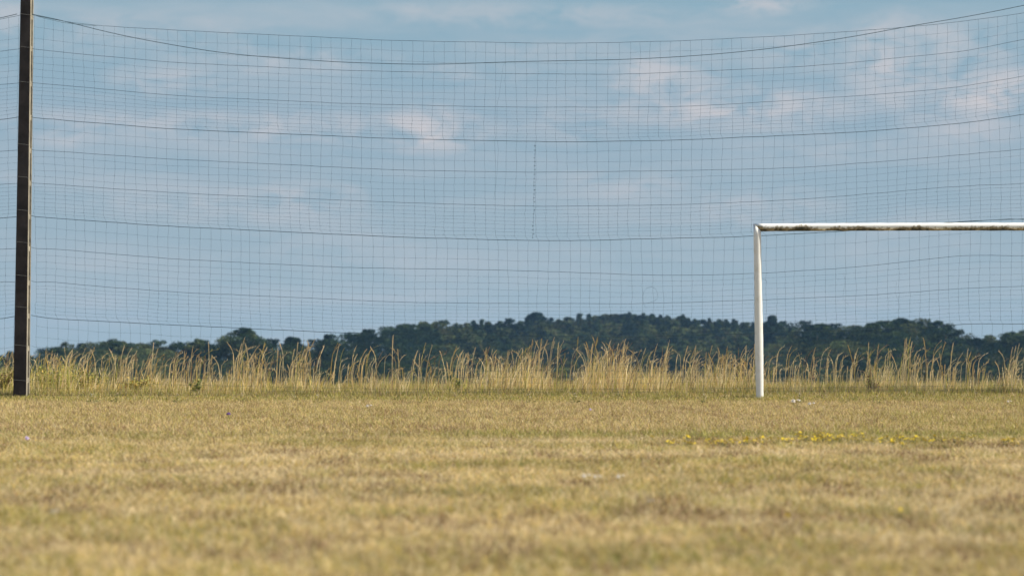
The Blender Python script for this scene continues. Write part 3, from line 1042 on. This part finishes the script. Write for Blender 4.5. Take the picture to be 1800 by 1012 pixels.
# the rest of the wood, a continuous mass of crowns
lib = {}
for k, (shape, palette) in enumerate([('round', ('blue', 'dark')), ('tall', ('blue', 'dark', 'dark')), ('flat', ('dark', 'mid', 'blue')), ('cone', ('dark', 'blue')),
                                      ('round', ('mid', 'olive', 'dark')), ('tall', ('mid', 'dark', 'brown')), ('flat', ('mid', 'olive', 'brown')), ('cone', ('dark', 'mid')),
                                      ('round', ('dark', 'mid')), ('round', ('olive', 'mid', 'brown'))]):
    lib[k] = crown_arrays(300 + k, 60, 2400, 1.0, shape, palette, h=1.3)
parts = []; tr = MB()
offs = [0, 3, 9, 17, 27, 39, 52, 66, 80]
for ri, off in enumerate(offs):
    px_ = -560.0
    while px_ < 2420:
        d0 = float(np.interp(px_, D0X, D0Y))
        small = 760 < px_ < 1320
        wpx = random.uniform(20, 38) if small else random.uniform(40, 85)
        if ri > 2:
            wpx *= 1.35
        pc = px_ + wpx * .5
        px_ += wpx * random.uniform(.5, .66)
        tt = 1 - off / 88 * .32
        Y = d0 * tt * random.uniform(.985, 1.01)
        x = (pc - CX) / F * Y
        ty = float(np.interp(pc, SKX, SKY)) + off + (random.uniform(-5, 2) if small else random.uniform(-13, -2)) + (1 if ri else 0)
        zb = float(terrain(x, Y)) - .5; zt = CAMZ - (ty - YH) / F * Y
        H = max(6.5, zt - zb); zb = zt - H
        zg = float(terrain(x, Y))
        Wd = wpx / F * Y * 1.25
        left = pc < 900
        olive = random.random() < (.12 if pc < 760 else .62 if pc < 1330 else .35)
        if pc < 300:
            olive = random.random() < .8
        if small:
            k = random.choice((4, 5, 6, 7, 9)) if olive else random.choice((1, 3, 8, 7, 0))
            if ri < 2 and random.random() < .28:
                k = random.choice((3, 7))
        else:
            k = random.choice((4, 6, 9)) if olive else random.choice((0, 2, 8, 0))
        c_, t1, t2, s_, col = lib[k]
        nl = 2400 if ri < 2 else 1500
        a = random.uniform(0, 6.28); ca, sa = math.cos(a), math.sin(a)
        Rm = np.array([[ca, -sa, 0], [sa, ca, 0], [0, 0, 1]])
        cr = (c_[:nl] @ Rm.T, t1[:nl], t2[:nl], s_[:nl] * .50 * Y / 600, col[:nl] * random.uniform(.7, 1.35))
        parts.append(crown_mesh(cr, (Wd, Wd, H), (x, Y, zb)))
        if ri % 2 == 0:
            tr.tube([(x, Y, min(zb, zg) - 1), (x, Y, zb + H * .3), (x, Y, zb + H * .8)], [.35, .28, .1], 5)
v, f, c = merge(parts)
o = link('wood', npmesh('wood', v, f, TM, c))
tag(o, 'far dark green wood covering the ridge across the whole view', 'wood', kind='stuff')
m = tr.build('trunks', TRUNK, o)

# ------------------------------------------------------------------ small plants
FG = mat('plant_green', (.10, .14, .035), .8, var=.4)
YEL = mat('yellow_petals', (.80, .58, .01), .6, var=.15)
WHT = mat('white_petals', (.50, .44, .36), .7, var=.1)
PUR = mat('purple_petals', (.14, .07, .22), .7, var=.3)
LIL = mat('lilac_petals', (.42, .33, .50), .7, var=.2)


def flower_mesh(name, petal, heads, spread, hgt, pr, seed, dome=False):
    r = random.Random(seed); m = MB()
    for k in range(heads):
        a = r.uniform(0, 6.28); q = r.uniform(0, spread); x_, y_ = q * math.cos(a), q * math.sin(a)
        h_ = hgt * r.uniform(.7, 1.1)
        m.tube([(x_ * .3, y_ * .3, -.004), (x_ * .8, y_ * .8, h_ * .6), (x_, y_, h_)], [.0016, .0013, .001], 4, 0)
        R_ = pr * r.uniform(.75, 1.15); npet = 9
        tx, ty_ = r.uniform(-.5, .5), -r.uniform(.3, 1.0)
        ax = Vector((tx, ty_, 1)).normalized(); u = ax.orthogonal().normalized(); w_ = ax.cross(u)
        c_ = Vector((x_, y_, h_))
        for p in range(npet):
            an = 2 * math.pi * p / npet + r.uniform(-.1, .1)
            d_ = u * math.cos(an) + w_ * math.sin(an); e_ = u * -math.sin(an) + w_ * math.cos(an)
            m.add([c_ + d_ * R_ * .15 - e_ * R_ * .08, c_ + d_ * R_ * .75 - e_ * R_ * .24, c_ + d_ * R_ + ax * R_ * .1, c_ + d_ * R_ * .75 + e_ * R_ * .24, c_ + d_ * R_ * .15 + e_ * R_ * .08], [(0, 1, 2, 3, 4)], 1)
        m.tube([c_ - ax * R_ * .1, c_ + ax * R_ * .12, c_ + ax * R_ * (.45 if dome else .22)], [R_ * .3, R_ * (.6 if dome else .34), R_ * .12], 7, 1)
    for k in range(5):
        a = r.uniform(0, 6.28); l_ = r.uniform(.6, 1.1) * hgt
        d_ = Vector((math.cos(a), math.sin(a), 0)); e_ = Vector((-d_.y, d_.x, 0))
        m.add([d_ * .002 - e_ * .002, d_ * .002 + e_ * .002, d_ * l_ * .5 + e_ * .006 + Vector((0, 0, l_ * .3)), d_ * l_ * .8 + Vector((0, 0, l_ * .35)), d_ * l_ * .5 - e_ * .006 + Vector((0, 0, l_ * .3))], [(0, 1, 2, 3, 4)], 0)
    me = bpy.data.meshes.new(name); me.from_pydata(m.v, [], m.f); me.materials.append(FG); me.materials.append(petal)
    me.polygons.foreach_set('material_index', m.m); me.update()
    return me


ym = [flower_mesh('yellow_flower', YEL, 5, .030, .058, .0090, s_) for s_ in range(4)]
spots = []
rr = random.Random(5)
for x0, x1, cnt in ((1150, 1200, 4), (1215, 1250, 6), (1278, 1310, 6), (1320, 1385, 9), (1392, 1425, 8), (1425, 1450, 10), (1450, 1475, 6), (1488, 1510, 6), (1525, 1560, 6), (1570, 1600, 5), (1612, 1665, 6), (1680, 1720, 3), (1745, 1775, 6), (1775, 1800, 5), (1810, 1990, 14)):
    for k in range(int(cnt * 2.2)):
        spots.append((rr.uniform(x0 - 12, x1 + 12), rr.gauss(763.5, 3.4) - (3 if 1390 < x0 < 1500 else 0) + (3 if x0 < 1300 else 0)))
for i, (px_, py_) in enumerate(spots):
    hz = .06
    Y = (CAMZ - hz) * F / (py_ - YH)
    x = (px_ - CX) / F * Y
    o = link('yellow_flower', ym[i % 4], None, (x, Y, float(terrain(x, Y))))
    o.rotation_euler.z = rr.uniform(0, 6.28); s_ = rr.uniform(.45, .9); o.scale = (s_, s_, s_ * .9)
    tag(o, 'small yellow wildflower in the greener strip before the goal', 'flower', 'yellow wildflowers in the strip before the goal')


def single(name, me, px_, py_, hz, lb, cat, scale=1.0, grp=None):
    Y = (CAMZ - hz) * F / (py_ - YH); x = (px_ - CX) / F * Y
    o = link(name, me, None, (x, Y, float(terrain(x, Y)))); o.scale = (scale,) * 3
    o.rotation_euler.z = rr.uniform(-.4, .4)
    return tag(o, lb, cat, grp)


single('yellow_flower', ym[1], 1580, 892, .035, 'single blurred yellow flower low on the right of the foreground turf', 'flower', .55)
single('yellow_flower', ym[2], 1380, 897, .035, 'faint blurred yellow flower in the foreground under the goal post', 'flower', .4)
pm = flower_mesh('purple_flower', PUR, 2, .012, .055, .016, 9, True)
single('purple_flower', pm, 403, 725, .06, 'purple thistle-like flower in the grass between the dark pole and the middle', 'flower', 1.25)
lm = flower_mesh('lilac_flower', LIL, 2, .012, .055, .016, 10, True)
single('lilac_flower', lm, 50, 766, .06, 'pale lilac flower in the turf below the dark pole', 'flower')
single('lilac_flower', lm, 1038, 716, .06, 'tiny lilac flower in front of the middle of the net', 'flower', .9)
wmh = flower_mesh('white_flower', WHT, 4, .03, .06, .02, 11, True)
whites = [(1398, 706, 1.35, 'white flower head beside the goal post foot, nearer the post'), (1425, 710, 1.0, 'white flower head beside the goal post foot, farther from the post'),
          (648, 714, .9, 'white flower in the uncut turf left of the middle'), (1773, 706, .8, 'white flower near the net at the far right'),
          (632, 690, .6, 'white flower at the foot of the net left of the middle, behind the turf flower'), (1030, 837, .6, 'pale blurred flower in the near turf, first of the row of three'), (1049, 838, .5, 'pale blurred flower in the near turf, second of the row of three'),
          (1090, 838, .55, 'pale blurred flower in the near turf, third and right of the row'), (97, 899, .4, 'faint pale flower in the near turf under the dark pole'), (1143, 880, .35, 'pinkish white blurred flower below the row of three')]
for px_, py_, s_, lb in whites:
    single('white_flower', wmh, px_, py_, .05 * s_, lb, 'flower', s_)
# tiny pale flowers along the verge
wg = 'tiny white flowers dotted along the verge'
wsm = flower_mesh('white_flower', WHT, 3, .03, .10, .010, 12, True)
for px_, py_ in ((160, 702), (165, 706), (205, 699), (425, 691), (700, 692), (708, 688), (740, 700), (841, 683), (873, 685), (1010, 702), (1087, 690), (1085, 688), (1410, 705), (1405, 703), (1480, 702), (1542, 704), (1237, 700), (312, 705), (560, 700), (930, 699)):
    Y = min(31.5, max(26.0, (CAMZ - .09) * F / (py_ - YH))); x = (px_ - CX) / F * Y
    o = link('white_flower', wsm, None, (x, Y, float(terrain(x, Y))))
    o.rotation_euler.z = rr.uniform(0, 6.28); s_ = rr.uniform(.8, 1.3); o.scale = (s_, s_, s_)
    tag(o, 'tiny white flower dotted in the olive verge below the net', 'flower', wg)


def weed(name, px_, Y, wid, hgt, n, palette, lb, seed, leaf=.03, cat='plant'):
    r = np.random.RandomState(seed)
    x = (px_ - CX) / F * Y; zb = float(terrain(x, Y))
    root = empty(name, (x, Y, zb)); tag(root, lb, cat)
    m = MB(); rp = random.Random(seed)
    tips = []
    for k in range(16):
        a = rp.uniform(0, 6.28); q = rp.uniform(.1, 1) * wid / 2; h_ = hgt * rp.uniform(.55, 1.0)
        p2 = Vector((q * math.cos(a), q * math.sin(a), h_)); tips.append(p2)
        m.tube([(p2.x * .15, p2.y * .15, -.02), (p2.x * .55, p2.y * .55, h_ * .55), p2], [.005, .0035, .0015], 5)
    m.build('stems', FG, root, smooth=True)
    tp = np.array([tuple(t_) for t_ in tips])
    k = r.randint(0, len(tp), n); s = .2 + .8 * r.rand(n) ** .7
    c = tp[k] * s[:, None] * np.array([1, 1, 1]) + r.randn(n, 3) * wid * .045
    c[:, 2] = np.clip(c[:, 2], .01, None)
    nrm = r.randn(n, 3); nrm[:, 2] += .6; nrm /= np.linalg.norm(nrm, axis=1)[:, None]
    t1 = np.cross(nrm, r.randn(n, 3)); t1 /= np.linalg.norm(t1, axis=1)[:, None]; t2 = np.cross(nrm, t1)
    col = np.array([PAL[p] for p in palette])[r.randint(0, len(palette), n)] * (.6 + .6 * r.rand(n, 1))
    v, f, cc = crown_mesh((c, t1, t2, leaf * (.6 + .8 * r.rand(n)), col), (1, 1, 1))
    link('leaves', npmesh('leaves', v, f, GM, cc), root)
    return root


weed('leafy_weed', 346, 30.6, .20, .26, 190, ('green', 'green', 'olive'), 'dark green upright weed in the verge left of the middle', 1, .03)
weed('leafy_bush', 92, 32.0, .95, .46, 1100, ('lime', 'gold', 'olive', 'olive', 'green'), 'yellow-green leafy bush right beside the dark pole', 2, .04, 'bush')
weed('leafy_bush', 150, 32.1, .80, .36, 700, ('lime', 'gold', 'olive', 'olive', 'green'), 'yellow-green leafy bush a step right of the one at the pole', 3, .04, 'bush')
weed('leafy_bush', 6, 31.0, .5, .40, 800, ('olive', 'brown', 'lime', 'straw'), 'brownish leafy bush on the outer side of the dark pole', 4, .035, 'bush')
weed('leafy_bush', 240, 31.4, .60, .26, 700, ('olive', 'lime', 'gold'), 'low yellow-green bush among the stalks between the pole and the domed tree', 5, .04, 'bush')
weed('leafy_weed', 808, 31.4, .34, .28, 260, ('green', 'olive', 'lime'), 'greener leafy weed among pale stalks left of the pale grass mass', 6, .03)
weed('leafy_weed', 1533, 30.9, .26, .30, 170, ('brown', 'olive', 'red'), 'brownish upright weed in the verge under the crossbar', 7, .028)

# ------------------------------------------------------------------ haze
hm = bpy.data.materials.new('haze_air'); hm.use_nodes = True
t = hm.node_tree; t.nodes.clear()
pv = t.nodes.new('ShaderNodeVolumePrincipled')
pv.inputs['Color'].default_value = (.35, .62, 1.0, 1)
pv.inputs['Density'].default_value = .00012
pv.inputs['Anisotropy'].default_value = 0.0
ho = t.nodes.new('ShaderNodeOutputMaterial'); t.links.new(pv.outputs[0], ho.inputs['Volume'])
m = MB(); m.box(-1600, 1600, -60, 2400, -34, 45)
h_ = m.build('haze', hm)
tag(h_, 'thin bluish summer air between the pitch and the far wood', 'haze', kind='stuff')
